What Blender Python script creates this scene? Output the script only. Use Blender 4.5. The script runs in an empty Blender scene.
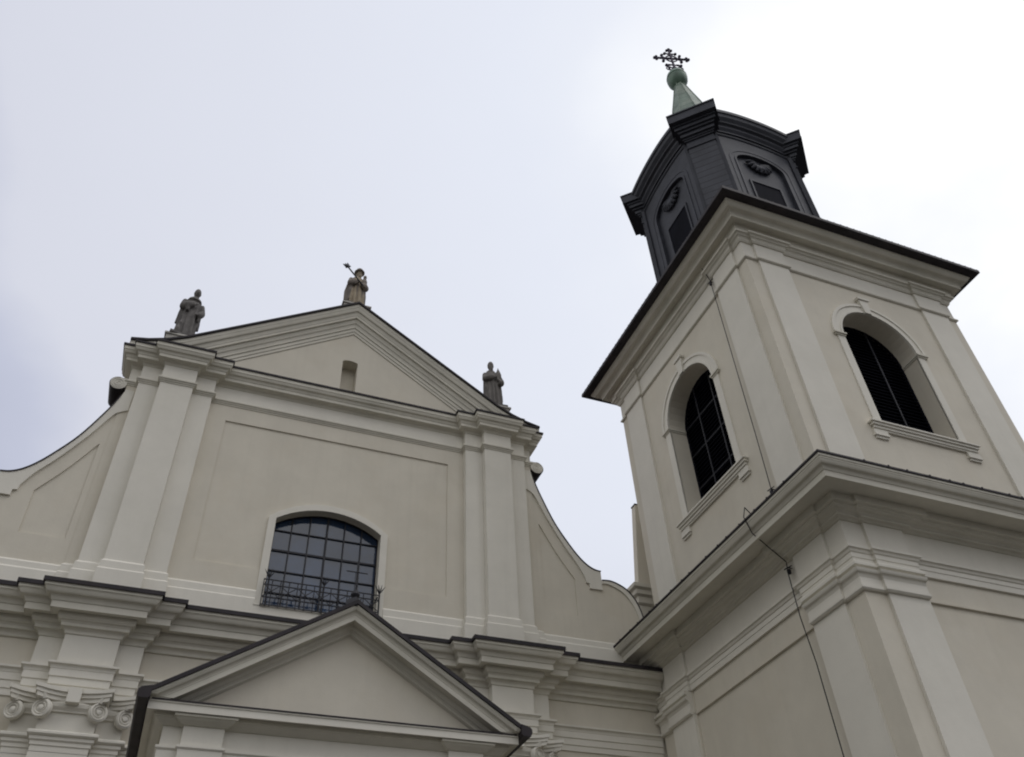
import bpy, bmesh, math, random
from mathutils import Vector, Matrix
from mathutils.geometry import tessellate_polygon
random.seed(7)
S = bpy.context.scene
COL = S.collection
R = math.radians

# ------------------------------------------------------------------ camera
cam = bpy.data.cameras.new('camera')
camo = bpy.data.objects.new('camera', cam); COL.objects.link(camo)
cam.sensor_width = 36; cam.lens = 855.622/1024*36
cam.clip_start = 0.1; cam.clip_end = 2000
yaw, pit, rol = R(23.65692), R(42.54435), R(-3.29712)
fw = Vector((math.sin(yaw)*math.cos(pit), math.cos(yaw)*math.cos(pit), math.sin(pit)))
rt = Vector((math.cos(yaw), -math.sin(yaw), 0)); up = rt.cross(fw)
r2 = rt*math.cos(rol)+up*math.sin(rol); u2 = up*math.cos(rol)-rt*math.sin(rol)
M = Matrix((r2, u2, -fw)).transposed().to_4x4(); M.translation = (0, 0, 1.6)
camo.matrix_world = M
S.camera = camo

# ------------------------------------------------------------------ sky, sun, exposure
SUN_EL, SUN_AZ = R(58), R(125)          # azimuth clockwise from +Y
w = bpy.data.worlds.new('World'); S.world = w; w.use_nodes = True
nt = w.node_tree; nt.nodes.clear()
N = nt.nodes.new; LK = nt.links.new
out = N('ShaderNodeOutputWorld'); bg = N('ShaderNodeBackground'); bg.inputs[1].default_value = 0.1
sky = N('ShaderNodeTexSky'); sky.sky_type = 'NISHITA'; sky.sun_disc = False
sky.sun_elevation = SUN_EL; sky.sun_rotation = SUN_AZ; sky.dust_density = 3
tc = N('ShaderNodeTexCoord')
mp = N('ShaderNodeMapping'); mp.inputs['Scale'].default_value = (1, 1, 1.6)
LK(tc.outputs['Generated'], mp.inputs[0])
nz = N('ShaderNodeTexNoise'); nz.inputs['Scale'].default_value = 2.2; nz.inputs['Detail'].default_value = 5; nz.inputs['Roughness'].default_value = 0.5
LK(mp.outputs[0], nz.inputs['Vector'])
dot = N('ShaderNodeVectorMath'); dot.operation = 'DOT_PRODUCT'
gd = Vector((0.62, 0.30, 0.72)).normalized()        # the cloud deck is thinnest towards the hidden sun
dot.inputs[1].default_value = gd
LK(tc.outputs['Generated'], dot.inputs[0])
nr = N('ShaderNodeMapRange'); nr.inputs['From Min'].default_value = 0.3; nr.inputs['From Max'].default_value = 0.7
nr.inputs['To Min'].default_value = 0.5-0.018; nr.inputs['To Max'].default_value = 0.5+0.018; LK(nz.outputs[0], nr.inputs[0])
mul = N('ShaderNodeMath'); mul.operation = 'MULTIPLY_ADD'; mul.inputs[1].default_value = 0.5; LK(dot.outputs['Value'], mul.inputs[0])
LK(nr.outputs[0], mul.inputs[2])
cr = N('ShaderNodeValToRGB'); LK(mul.outputs[0], cr.inputs[0])
e = cr.color_ramp.elements
RAMP = ((-1.0, (0.30, 0.30, 0.31)), (-0.2, (0.78, 0.78, 0.78)), (0.20, (0.98, 0.97, 0.97)), (0.46, (0.395, 0.417, 0.51)), (0.52, (0.445, 0.467, 0.565)), (0.565, (0.56, 0.575, 0.645)),
        (0.75, (0.60, 0.62, 0.69)), (0.90, (0.645, 0.672, 0.745)), (0.935, (0.67, 0.695, 0.76)), (0.965, (0.735, 0.755, 0.80)), (0.985, (0.81, 0.82, 0.84)), (1.0, (0.92, 0.92, 0.92)))
e[0].position = 0.0; e[0].color = (*RAMP[0][1], 1); e[1].position = 1.0; e[1].color = (*RAMP[-1][1], 1)
for d_, c_ in RAMP[1:-1]:
    k = e.new((d_+1)/2); k.color = (*c_, 1)
sc = N('ShaderNodeVectorMath'); sc.operation = 'SCALE'; LK(cr.outputs[0], sc.inputs[0])
sz = N('ShaderNodeSeparateXYZ'); LK(tc.outputs['Generated'], sz.inputs[0])
hz = N('ShaderNodeMapRange'); hz.interpolation_type = 'SMOOTHSTEP'; hz.inputs['From Min'].default_value = -0.05; hz.inputs['From Max'].default_value = 0.55
hz.inputs['To Min'].default_value = 1.8; hz.inputs['To Max'].default_value = 10.0; LK(sz.outputs[2], hz.inputs[0]); LK(hz.outputs[0], sc.inputs['Scale'])   # overcast sky, darker towards the horizon
mx = N('ShaderNodeMix'); mx.data_type = 'RGBA'; mx.inputs[0].default_value = 0.95
LK(sky.outputs[0], mx.inputs[6]); LK(sc.outputs[0], mx.inputs[7]); LK(mx.outputs[2], bg.inputs[0]); LK(bg.outputs[0], out.inputs[0])

sl = bpy.data.lights.new('sun', 'SUN'); sl.energy = 0.6; sl.angle = R(40); sl.color = (1, 0.97, 0.92)
so = bpy.data.objects.new('sun', sl); COL.objects.link(so)
sd = Vector((math.sin(SUN_AZ)*math.cos(SUN_EL), math.cos(SUN_AZ)*math.cos(SUN_EL), math.sin(SUN_EL)))
so.rotation_euler = (-sd).to_track_quat('-Z', 'Y').to_euler()
so.location = (0, -10, 40)
S.view_settings.view_transform = 'Standard'; S.view_settings.look = 'None'
S.view_settings.exposure = 0.34
S.cycles.filter_width = 2.0; S.view_settings.gamma = 1; S.view_settings.use_curve_mapping = False

# ------------------------------------------------------------------ materials
def mat(name, col, rough=0.85, var=0.06, streak=0.0, stain=None, stain_amt=0.0, bump=0.02, scale=1.0, metal=0.0, ior=1.45, lines=None, spec=0.5):
    m = bpy.data.materials.new(name); m.use_nodes = True
    t = m.node_tree; n = t.nodes; L = t.links.new
    b = n['Principled BSDF']; b.inputs['Roughness'].default_value = rough; b.inputs['Metallic'].default_value = metal; b.inputs['IOR'].default_value = ior; b.inputs['Specular IOR Level'].default_value = spec
    co = n.new('ShaderNodeTexCoord')
    a = n.new('ShaderNodeTexNoise'); a.inputs['Scale'].default_value = 0.9*scale; a.inputs['Detail'].default_value = 8; a.inputs['Roughness'].default_value = 0.62
    L(co.outputs['Object'], a.inputs['Vector'])
    lo = tuple(max(0, c*(1-var*1.6)) for c in col)+(1,); hi = tuple(min(1, c*(1+var)) for c in col)+(1,)
    r = n.new('ShaderNodeValToRGB'); r.color_ramp.elements[0].position = 0.3; r.color_ramp.elements[1].position = 0.7
    r.color_ramp.elements[0].color = lo; r.color_ramp.elements[1].color = hi
    L(a.outputs[0], r.inputs[0]); cur = r.outputs[0]
    def blend(fac, c):
        nonlocal cur
        x = n.new('ShaderNodeMix'); x.data_type = 'RGBA'; L(fac, x.inputs[0]); L(cur, x.inputs[6]); x.inputs[7].default_value = (*c, 1); cur = x.outputs[2]
    if streak:
        mpn = n.new('ShaderNodeMapping'); mpn.inputs['Scale'].default_value = (3.2, 3.2, 0.16); L(co.outputs['Object'], mpn.inputs[0])
        s = n.new('ShaderNodeTexNoise'); s.inputs['Scale'].default_value = 1.5; s.inputs['Detail'].default_value = 6; L(mpn.outputs[0], s.inputs['Vector'])
        q = n.new('ShaderNodeMapRange'); q.inputs['From Min'].default_value = 0.52; q.inputs['From Max'].default_value = 0.78; q.inputs['To Max'].default_value = streak; L(s.outputs[0], q.inputs[0])
        blend(q.outputs[0], tuple(c*0.72 for c in col))
    if stain:
        s = n.new('ShaderNodeTexNoise'); s.inputs['Scale'].default_value = 0.55*scale; s.inputs['Detail'].default_value = 7; s.inputs['Roughness'].default_value = 0.65; L(co.outputs['Object'], s.inputs['Vector'])
        q = n.new('ShaderNodeMapRange'); q.inputs['From Min'].default_value = 0.5; q.inputs['From Max'].default_value = 0.72; q.inputs['To Max'].default_value = stain_amt; L(s.outputs[0], q.inputs[0])
        blend(q.outputs[0], stain)
    if lines:                                # sheet seams / courses along one axis
        sx = n.new('ShaderNodeSeparateXYZ'); L(co.outputs['Object'], sx.inputs[0])
        f = n.new('ShaderNodeMath'); f.operation = 'MULTIPLY'; f.inputs[1].default_value = lines[1]; L(sx.outputs[lines[0]], f.inputs[0])
        g = n.new('ShaderNodeMath'); g.operation = 'FRACT'; L(f.outputs[0], g.inputs[0])
        h = n.new('ShaderNodeMath'); h.operation = 'LESS_THAN'; h.inputs[1].default_value = lines[2]; L(g.outputs[0], h.inputs[0])
        blend(h.outputs[0], lines[3])
    L(cur, b.inputs['Base Color'])
    if bump:
        f1 = n.new('ShaderNodeTexNoise'); f1.inputs['Scale'].default_value = 28*scale; f1.inputs['Detail'].default_value = 5; L(co.outputs['Object'], f1.inputs['Vector'])
        f2 = n.new('ShaderNodeTexNoise'); f2.inputs['Scale'].default_value = 1.7*scale; f2.inputs['Detail'].default_value = 3; L(co.outputs['Object'], f2.inputs['Vector'])
        ad = n.new('ShaderNodeMath'); ad.operation = 'MULTIPLY_ADD'; ad.inputs[1].default_value = 0.25; L(f1.outputs[0], ad.inputs[0]); L(f2.outputs[0], ad.inputs[2])
        bp = n.new('ShaderNodeBump'); bp.inputs['Strength'].default_value = 0.35; bp.inputs['Distance'].default_value = bump; L(ad.outputs[0], bp.inputs['Height']); L(bp.outputs[0], b.inputs['Normal'])
    return m

WALL = mat('cream_stucco', (0.655, 0.614, 0.522), 0.9, 0.04, 0.14, (0.58, 0.51, 0.39), 0.26)
TRIM = mat('white_stucco', (0.73, 0.702, 0.626), 0.88, 0.035, 0.15, (0.58, 0.56, 0.475), 0.25)
MOULD = mat('moulding_stucco', (0.66, 0.632, 0.55), 0.9, 0.06, 0.15, (0.45, 0.445, 0.37), 0.40)
LEAD = mat('dark_sheet_metal', (0.034, 0.030, 0.034), 0.6, 0.25, 0, (0.065, 0.05, 0.05), 0.4, 0.006, 2, spec=0.25)
SLATE = mat('dark_lantern_cladding', (0.046, 0.049, 0.062), 0.6, 0.18, 0.4, (0.065, 0.07, 0.088), 0.35, 0.008, 2, spec=0.3)
SLATE_SEAM = mat('seamed_cladding', (0.052, 0.055, 0.068), 0.55, 0.18, 0.3, (0.085, 0.09, 0.105), 0.3, 0.008, 2, lines=(2, 3.1, 0.14, (0.02, 0.02, 0.028)), spec=0.3)
COPPER = mat('green_copper', (0.20, 0.26, 0.21), 0.6, 0.25, 0.5, (0.36, 0.40, 0.33), 0.8, 0.01, 2.5, lines=(2, 2.2, 0.06, (0.06, 0.10, 0.075)))
COPPERB = mat('green_copper_orb', (0.15, 0.24, 0.18), 0.5, 0.25, 0.4, (0.24, 0.30, 0.22), 0.5, 0.01, 3)
IRON = mat('black_iron', (0.012, 0.012, 0.018), 0.6, 0.2, bump=0)
PURPLE = mat('cross_iron', (0.04, 0.028, 0.062), 0.6, 0.2, bump=0)
DARK = mat('dark_louvre', (0.006, 0.0065, 0.012), 0.8, 0.3, bump=0.004, spec=0.08)
LOUVBAR = mat('louvre_bar', (0.016, 0.017, 0.025), 0.6, 0.3, bump=0)
GLASS = mat('window_glass', (0.02, 0.045, 0.10), 0.05, 0.35, bump=0.012, scale=0.9, ior=1.68)
STONE1 = mat('grey_statue_stone', (0.165, 0.155, 0.148), 0.95, 0.22, 0.5, (0.055, 0.052, 0.055), 0.7, 0.03, 4)
STONE2 = mat('ochre_statue_stone', (0.38, 0.32, 0.235), 0.95, 0.22, 0.4, (0.085, 0.075, 0.07), 0.85, 0.03, 4)
STONE3 = mat('brown_statue_stone', (0.19, 0.177, 0.165), 0.95, 0.2, 0.4, (0.08, 0.072, 0.07), 0.7, 0.03, 4)
STONE4 = mat('weathered_cloak_stone', (0.25, 0.22, 0.195), 0.95, 0.22, 0.4, (0.085, 0.078, 0.075), 0.8, 0.03, 4)
PED = mat('pedestal_stone', (0.50, 0.48, 0.44), 0.9, 0.12, 0.3, (0.2, 0.19, 0.18), 0.5, 0.02, 3)
PAVE = mat('paving', (0.075, 0.07, 0.062), 0.9, 0.2, 0, (0.05, 0.048, 0.044), 0.5, 0.02, 1.0)
TILE = mat('roof_tile', (0.13, 0.055, 0.04), 0.8, 0.2, 0, (0.06, 0.04, 0.035), 0.5, 0.02, 2)
WOOD = mat('dark_door_wood', (0.06, 0.035, 0.02), 0.6, 0.3, 0.5, bump=0.005)

# ------------------------------------------------------------------ mesh helpers
class MB:
    def __init__(s): s.v = []; s.f = []
    def add(s, vs, fs):
        b = len(s.v); s.v += [tuple(v) for v in vs]; s.f += [tuple(i+b for i in f) for f in fs]; return s
    def box(s, x0, x1, y0, y1, z0, z1):
        vs = [(x, y, z) for x in (x0, x1) for y in (y0, y1) for z in (z0, z1)]
        return s.add(vs, [(0, 1, 3, 2), (4, 6, 7, 5), (0, 4, 5, 1), (2, 3, 7, 6), (0, 2, 6, 4), (1, 5, 7, 3)])
    def loops(s, rings, closed_ring=True, cap=True, closed_path=False):
        n = len(rings[0]); vs = [p for r in rings for p in r]; fs = []
        m = len(rings)
        for i in range(m if closed_path else m-1):
            j = (i+1) % m
            for k in range(n if closed_ring else n-1):
                l = (k+1) % n
                fs.append((i*n+k, i*n+l, j*n+l, j*n+k))
        if cap and not closed_path:
            fs.append(tuple(range(n))); fs.append(tuple((m-1)*n+k for k in range(n)))
        return s.add(vs, fs)
    def tube(s, pts, r, n=8, closed=False):
        P = [Vector(p) for p in pts]; rings = []
        nrm = None
        for i, p in enumerate(P):
            if closed: t = (P[(i+1) % len(P)]-P[i-1])
            else: t = (P[min(i+1, len(P)-1)]-P[max(i-1, 0)])
            t.normalize()
            if nrm is None:
                nrm = t.orthogonal().normalized()
            else:
                nrm = (nrm-t*nrm.dot(t)).normalized()
            bn = t.cross(nrm); rr = r[i] if isinstance(r, (list, tuple)) else r
            rings.append([p+(nrm*math.cos(a)+bn*math.sin(a))*rr for a in [2*math.pi*k/n for k in range(n)]])
        return s.loops(rings, True, True, closed)
    def lathe(s, prof, c=(0, 0, 0), n=24, sx=1, sy=1):
        rings = [[(c[0]+r*sx*math.cos(2*math.pi*k/n), c[1]+r*sy*math.sin(2*math.pi*k/n), c[2]+z) for k in range(n)] for r, z in prof]
        return s.loops(rings, True, True)
    def plate(s, outer, holes, fmap, w0, w1):
        """flat plate with holes; fmap(u, v, w) -> xyz"""
        loops = [outer]+list(holes)
        flat = [p for l in loops for p in l]
        tri = tessellate_polygon([[Vector((p[0], p[1], 0)) for p in l] for l in loops])
        nn = len(flat)
        vs = [fmap(p[0], p[1], w0) for p in flat]+[fmap(p[0], p[1], w1) for p in flat]
        fs = [tuple(t) for t in tri]+[tuple(i+nn for i in t) for t in tri]
        b = 0
        for l in loops:
            k = len(l)
            for i in range(k):
                j = (i+1) % k; fs.append((b+i, b+j, b+j+nn, b+i+nn))
            b += k
        return s.add(vs, fs)
    def build(s, name, m, parent=None, smooth=False, label=None):
        me = bpy.data.meshes.new(name); me.from_pydata(s.v, [], s.f)
        bm = bmesh.new(); bm.from_mesh(me)
        bmesh.ops.remove_doubles(bm, verts=bm.verts, dist=1e-5)
        bmesh.ops.recalc_face_normals(bm, faces=bm.faces)
        bm.to_mesh(me); bm.free()
        if smooth:
            for p in me.polygons: p.use_smooth = True
            me.set_sharp_from_angle(angle=R(38))
        me.materials.append(m)
        o = bpy.data.objects.new(name, me); COL.objects.link(o)
        if parent: o.parent = parent; o.matrix_parent_inverse = Matrix.Translation(-parent.location) if parent.type == 'EMPTY' else Matrix.Identity(4)
        if label: o['label'] = label
        return o

def thing(name, label, cat, loc=(0, 0, 0), group=None):
    o = bpy.data.objects.new(name, None); COL.objects.link(o); o.location = loc; o.empty_display_size = 0.3
    o['label'] = label; o['category'] = cat
    if group: o['group'] = group
    return o

def offset_poly(pts, o, closed=False):
    P = [Vector(p) for p in pts]; n = len(P); res = []
    def nrm(a, b):
        d = (b-a).normalized(); return Vector((d.y, -d.x))
    for i in range(n):
        a = nrm(P[i-1], P[i]) if (i > 0 or closed) else None
        b = nrm(P[i], P[(i+1) % n]) if (i < n-1 or closed) else None
        if a is None: m = b
        elif b is None: m = a
        else: m = (a+b)/max(0.15, 1+a.dot(b))
        res.append(P[i]+m*o)
    return res

def sweep(mb, plan, prof, closed=False):
    """prof: (outward offset, z); swept along plan with the outward side on the right"""
    rings = []
    offs = [(offset_poly(plan, o, closed), z) for o, z in prof]
    for i in range(len(plan)):
        rings.append([(q[i].x, q[i].y, z) for q, z in offs])
    return mb.loops(rings, True, True, closed)

def rake(mb, path, prof, y, zmin=None):
    """path: (x, z) polyline; prof: (outward, drop); sheared along the slope, cut plumb"""
    if zmin is not None:
        P = []
        for (x0, z0), (x1, z1) in zip(path, path[1:]): P += [(x0+(x1-x0)*k/24, z0+(z1-z0)*k/24) for k in range(24)]
        path = P+[path[-1]]
    rings = [[(x, y-o, z-d if zmin is None else max(z-d, zmin-0.0008*i)) for i, (o, d) in enumerate(prof)] for x, z in path]
    return mb.loops(rings, True, True)

def S_curve(o0, z0, o1, z1, n=6, kind='cyma'):
    res = []
    for i in range(n+1):
        t = i/n
        if kind == 'cyma': a = t-math.sin(2*math.pi*t)/(2*math.pi)*0.9; res.append((o0+(o1-o0)*t, z0+(z1-z0)*(t+(a-t)*0.0+0.16*math.sin(2*math.pi*t))))
        elif kind == 'cavetto': res.append((o0+(o1-o0)*math.sin(t*math.pi/2), z0+(z1-z0)*(1-math.cos(t*math.pi/2))))
        else: res.append((o0+(o1-o0)*(1-math.cos(t*math.pi/2)), z0+(z1-z0)*math.sin(t*math.pi/2)))
    return res

XZ = lambda u, v, w: (u, w, v)

# ------------------------------------------------------------------ ground
g = MB(); g.add([(-300, -300, 0), (300, -300, 0), (300, 300, 0), (-300, 300, 0)], [(0, 1, 2, 3)])
go = g.build('ground', PAVE); go['kind'] = 'structure'

# ================================================================== CHURCH
A = 3.17; Y0 = 20.0
church = thing('church', 'cream baroque church front with a gabled upper storey, curved side wings and grey lead edges', 'church', (A, Y0, 0))
UP = (5.75, 5.20, 4.33, 3.79)           # half distances of the upper cluster edges
LP = (5.98, 5.46, 4.37, 3.85)           # and of the lower one
def plan_of(xl, xr, q):
    l = [(-q[0], 0), (-q[0], .22), (-q[1], .22), (-q[1], .46), (-q[2], .46), (-q[2], .22), (-q[3], .22), (-q[3], 0)]
    pts = [(A+x, Y0-p) for x, p in l]+[(A-x, Y0-p) for x, p in reversed(l)]
    return [(xl, Y0)]+pts+[(xr, Y0)]
WE = 6.04
PLAN_U = [(A-WE, Y0+0.8)]+plan_of(A-WE, A+WE, UP)+[(A+WE, Y0+0.8)]
PLAN_L = plan_of(-11.0, 12.47, LP)

# --- upper wall with a sunk field and the window opening
wl, wr, wsill, wspr, wtop = 1.705, 4.55, 11.95, 14.50, 14.97
wcx = (wl+wr)/2
def seg_arch(x0, x1, zs, zt, n=14):
    c = (x0+x1)/2; h = (x1-x0)/2; s = zt-zs; r = (h*h+s*s)/(2*s); zc = zt-r
    a = math.asin(h/r)
    return [(c+r*math.sin(-a+2*a*i/n), zc+r*math.cos(-a+2*a*i/n)) for i in range(n+1)]
arch = seg_arch(wl, wr, wspr, wtop)
hole = [(wl, wsill)]+arch+[(wr, wsill)]
fl, fr, fz0, fz1 = A-3.29, A+3.29, 12.94, 17.40
m = MB()
m.plate([(A-WE, 10.6), (A+WE, 10.6), (A+WE, 18.7), (A-WE, 18.7)], [hole], XZ, Y0+0.038, Y0+0.8)
m.plate([(A-WE, 10.6), (A+WE, 10.6), (A+WE, 18.7), (A-WE, 18.7)], [[(fl, fz0), (fl, fz1), (fr, fz1), (fr, fz0), (wr, fz0), (wr, wsill), (wl, wsill), (wl, fz0)]], XZ, Y0, Y0+0.04)
m.build('upper_wall', WALL, church)

# --- window surround, frame, panes, iron grille
win = MB()
oa = seg_arch(wl-0.19, wr+0.19, wspr+0.03, wtop+0.19)
win.plate([(wl-0.19, wsill-0.02)]+oa+[(wr+0.19, wsill-0.02), (wr, wsill-0.02)]+arch[::-1]+[(wl, wsill-0.02)], [], XZ, Y0-0.03, Y0+0.06)
window = win.build('window', TRIM, church)
gp = MB(); ga = seg_arch(wl-0.02, wr+0.02, wspr, wtop+0.02)
gp.plate([(wl-0.02, wsill-0.02)]+ga+[(wr+0.02, wsill-0.02)], [], XZ, Y0+0.31, Y0+0.35)
gp.build('glass', GLASS, window)
fm = MB()
fi = seg_arch(wl+0.035, wr-0.035, wspr-0.0, wtop-0.03)
fm.plate([(wl-0.01, wsill-0.01)]+seg_arch(wl-0.01, wr+0.01, wspr, wtop+0.01)+[(wr+0.01, wsill-0.01)], [[(wl+0.035, wsill+0.06)]+fi+[(wr-0.035, wsill+0.06)]], XZ, Y0+0.26, Y0+0.309)
def arch_z(x):
    h = (wr-wl)/2; s = wtop-wspr; r = (h*h+s*s)/(2*s); return wtop-r+math.sqrt(max(0, r*r-(x-wcx)**2))
for i in range(1, 6):
    x = wl+(wr-wl)*i/6; t = 0.024 if i == 3 else 0.015
    fm.box(x-t, x+t, Y0+0.265, Y0+0.306, wsill, arch_z(x)-0.02)
for k, z in enumerate((12.50, 13.12, 13.72, 14.32)):
    t = 0.026 if k == 2 else 0.015
    hx = (wr-wl)/2-0.03
    fm.box(wcx-hx, wcx+hx, Y0+0.27, Y0+0.302, z-t, z+t)
fm.build('frame', IRON, window)
gr = MB(); gy = Y0-0.14
gz0, gz1 = wsill-0.05, 12.62
for z in (gz0+0.03, gz0+0.24, gz1-0.14, gz1): gr.box(wl-0.06, wr+0.06, gy-0.012, gy+0.012, z-0.012, z+0.012)
nb = 14
for i in range(nb+1):
    x = wl-0.05+(wr-wl+0.1)*i/nb
    gr.tube([(x, gy, gz0), (x, gy, gz1)], 0.012, 6)
    if i < nb and i % 2 == 0:
        x2 = wl-0.05+(wr-wl+0.1)*(i+2)/nb
        gr.tube([(x, gy-0.012, gz0+0.24), (min(x2, wr+0.05), gy-0.012, gz1-0.14)], 0.011, 5)
        gr.tube([(x, gy-0.014, gz1-0.14), (min(x2, wr+0.05), gy-0.014, gz0+0.24)], 0.011, 5)
for x in (wl+0.06, wcx+0.02, wr+0.04):
    gr.tube([(x, gy, gz0), (x, gy, gz1+0.12)], 0.02, 6)
    for a in (-34, -12, 12, 34):
        d = Vector((math.sin(R(a)), -0.25, math.cos(R(a))))
        gr.tube([Vector((x, gy, gz1+0.04)), Vector((x, gy, gz1+0.04))+d*0.13, Vector((x, gy, gz1+0.04))+d*0.24], [0.016, 0.015, 0.003], 6)
for x in (wl+0.0, wr-0.0):
    for z in (gz0+0.06, gz1-0.05): gr.box(x-0.012, x+0.012, gy+0.012, Y0+0.28, z-0.012, z+0.012)
gr.build('grille', IRON, window)

# --- upper pilasters (a main strip and its two half strips each)
def cluster(side, z0, z1, name, mt, q):
    mb = MB()
    for a, b, p in ((q[0], q[1], .22), (q[1]-.003, q[2]+.003, .46), (q[2], q[3], .22)):
        x0, x1 = sorted((A+side*a, A+side*b)); mb.box(x0, x1, Y0-p, Y0+0.02, z0, z1)
    return mb.build(name, mt, church)
for s_ in (-1, 1): cluster(s_, 10.6, 18.7, 'pilaster', TRIM, UP)

# plinth band of the upper storey, following every break
for pl_ in (PLAN_U[:10]+[(wl-0.185, Y0)], [(wr+0.185, Y0)]+PLAN_U[10:]):
    m = MB(); sweep(m, pl_, [(-0.05, 12.36), (0.0, 12.36), (0.05, 12.30), (0.055, 12.12), (0.085, 12.08), (0.085, 11.0), (-0.05, 11.0)]); m.build('plinth_band', TRIM, church)
m = MB(); m.box(wl-0.184, wr+0.184, Y0-0.084, Y0+0.02, 11.0, wsill-0.03); m.box(wl-0.21, wr+0.21, Y0-0.10, Y0+0.15, wsill-0.03, wsill+0.005); m.build('window_sill', TRIM, church)
# small architrave moulding
m = MB(); sweep(m, PLAN_U, [(-0.05, 18.11), (0.05, 18.11), (0.08, 18.08), (0.08, 18.04), (0.045, 18.01), (0.045, 17.985), (0.02, 17.97), (0.02, 17.935), (-0.05, 17.935)]); m.build('string_course', MOULD, church)
m = MB(); sweep(m, PLAN_U, [(-0.05, 18.60), (0.012, 18.60), (0.012, 18.105), (-0.05, 18.105)]); m.build('frieze', TRIM, church)
# cornice of the upper storey
cp = [(-0.05, 19.09), (0.35, 19.09), (0.35, 18.97)]+S_curve(0.33, 18.95, 0.23, 18.79, 7)+[(0.21, 18.77), (0.21, 18.68), (0.10, 18.66)]+S_curve(0.10, 18.65, 0.03, 18.57, 4, 'cavetto')+[(-0.05, 18.55)]
m = MB(); sweep(m, PLAN_U, cp); m.build('cornice', MOULD, church)
m = MB(); sweep(m, PLAN_U, [(-0.05, 19.20), (0.0, 19.19), (0.385, 19.145), (0.385, 19.085), (0.365, 19.085), (0.365, 19.092), (-0.05, 19.092)]); m.build('lead_flashing', LEAD, church)

# --- pediment
RP = [(A-6.30, 19.36), (A-5.85, 19.46), (A-5.35, 19.64), (A-4.85, 19.90), (A, 23.13), (A+4.85, 19.90), (A+5.35, 19.64), (A+5.85, 19.46), (A+6.30, 19.36)]
m = MB()
rp = [(-0.1, 0.0), (0.36, 0.0), (0.36, 0.13)]+[(o, d) for o, d in S_curve(0.345, 0.15, 0.24, 0.42, 8)]+[(0.225, 0.44), (0.225, 0.52), (0.16, 0.54), (0.16, 0.60)]+S_curve(0.15, 0.62, 0.09, 0.78, 6)+[(0.085, 0.80), (0.085, 0.86), (0.05, 0.88), (0.05, 1.0), (0.025, 1.02), (0.025, 1.12), (-0.1, 1.12)]
rake(m, [(x, z-0.075) for x, z in RP], rp, Y0, 19.17); m.build('raking_cornice', MOULD, church)
m = MB(); rake(m, RP, [(-0.9, 0.0), (0.42, 0.0), (0.42, 0.07), (0.40, 0.074), (-0.9, 0.074)], Y0); m.build('pediment_roof', LEAD, church)
m = MB()
nx0, nx1, nz0, nz1 = 2.93, 3.41, 19.0, 20.75
nich = [(nx0, nz0)]+seg_arch(nx0, nx1, nz1-0.06, nz1, 6)+[(nx1, nz0)]
m.plate([(A-5.7, 18.6), (A+5.7, 18.6), (A+5.7, 19.2), (A, 22.9), (A-5.7, 19.2)], [nich], XZ, Y0+0.003, Y0+0.45)
m.box(nx0-0.1, nx1+0.1, Y0+0.42, Y0+0.55, nz0-0.1, nz1+0.1)
m.build('tympanum', WALL, church)

# --- curved wings with their coping, sunk panel and scroll
top = [(6.02, 17.75), (6.11, 17.39), (6.30, 16.85), (6.70, 15.93), (7.13, 15.24), (7.42, 14.86), (7.66, 14.64), (7.88, 14.53), (8.09, 14.50)]
def smooth_pts(p, n=6):
    P = [Vector(q) for q in p]; res = []
    for i in range(len(P)-1):
        a = P[max(i-1, 0)]; b = P[i]; c = P[i+1]; d = P[min(i+2, len(P)-1)]
        for k in range(n):
            t = k/n
            v = 0.5*((2*b)+(c-a)*t+(2*a-5*b+4*c-d)*t*t+(3*b-a-3*c+d)*t**3); res.append((v.x, v.y))
    res.append(tuple(P[-1])); return res
tops = smooth_pts(top, 5)
hump = smooth_pts([(8.09, 14.22), (8.35, 14.24), (8.60, 14.18), (8.86, 14.05), (9.05, 13.86), (9.20, 13.60), (9.30, 13.25), (9.33, 12.9)], 4)
inner = smooth_pts([(5.80, 17.05), (5.95, 16.97), (6.12, 16.80), (6.50, 16.02), (6.97, 15.20), (7.36, 14.62), (7.56, 14.22)], 5)+[(7.58, 14.08), (7.68, 14.06), (7.68, 13.90), (8.07, 13.90)]
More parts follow.
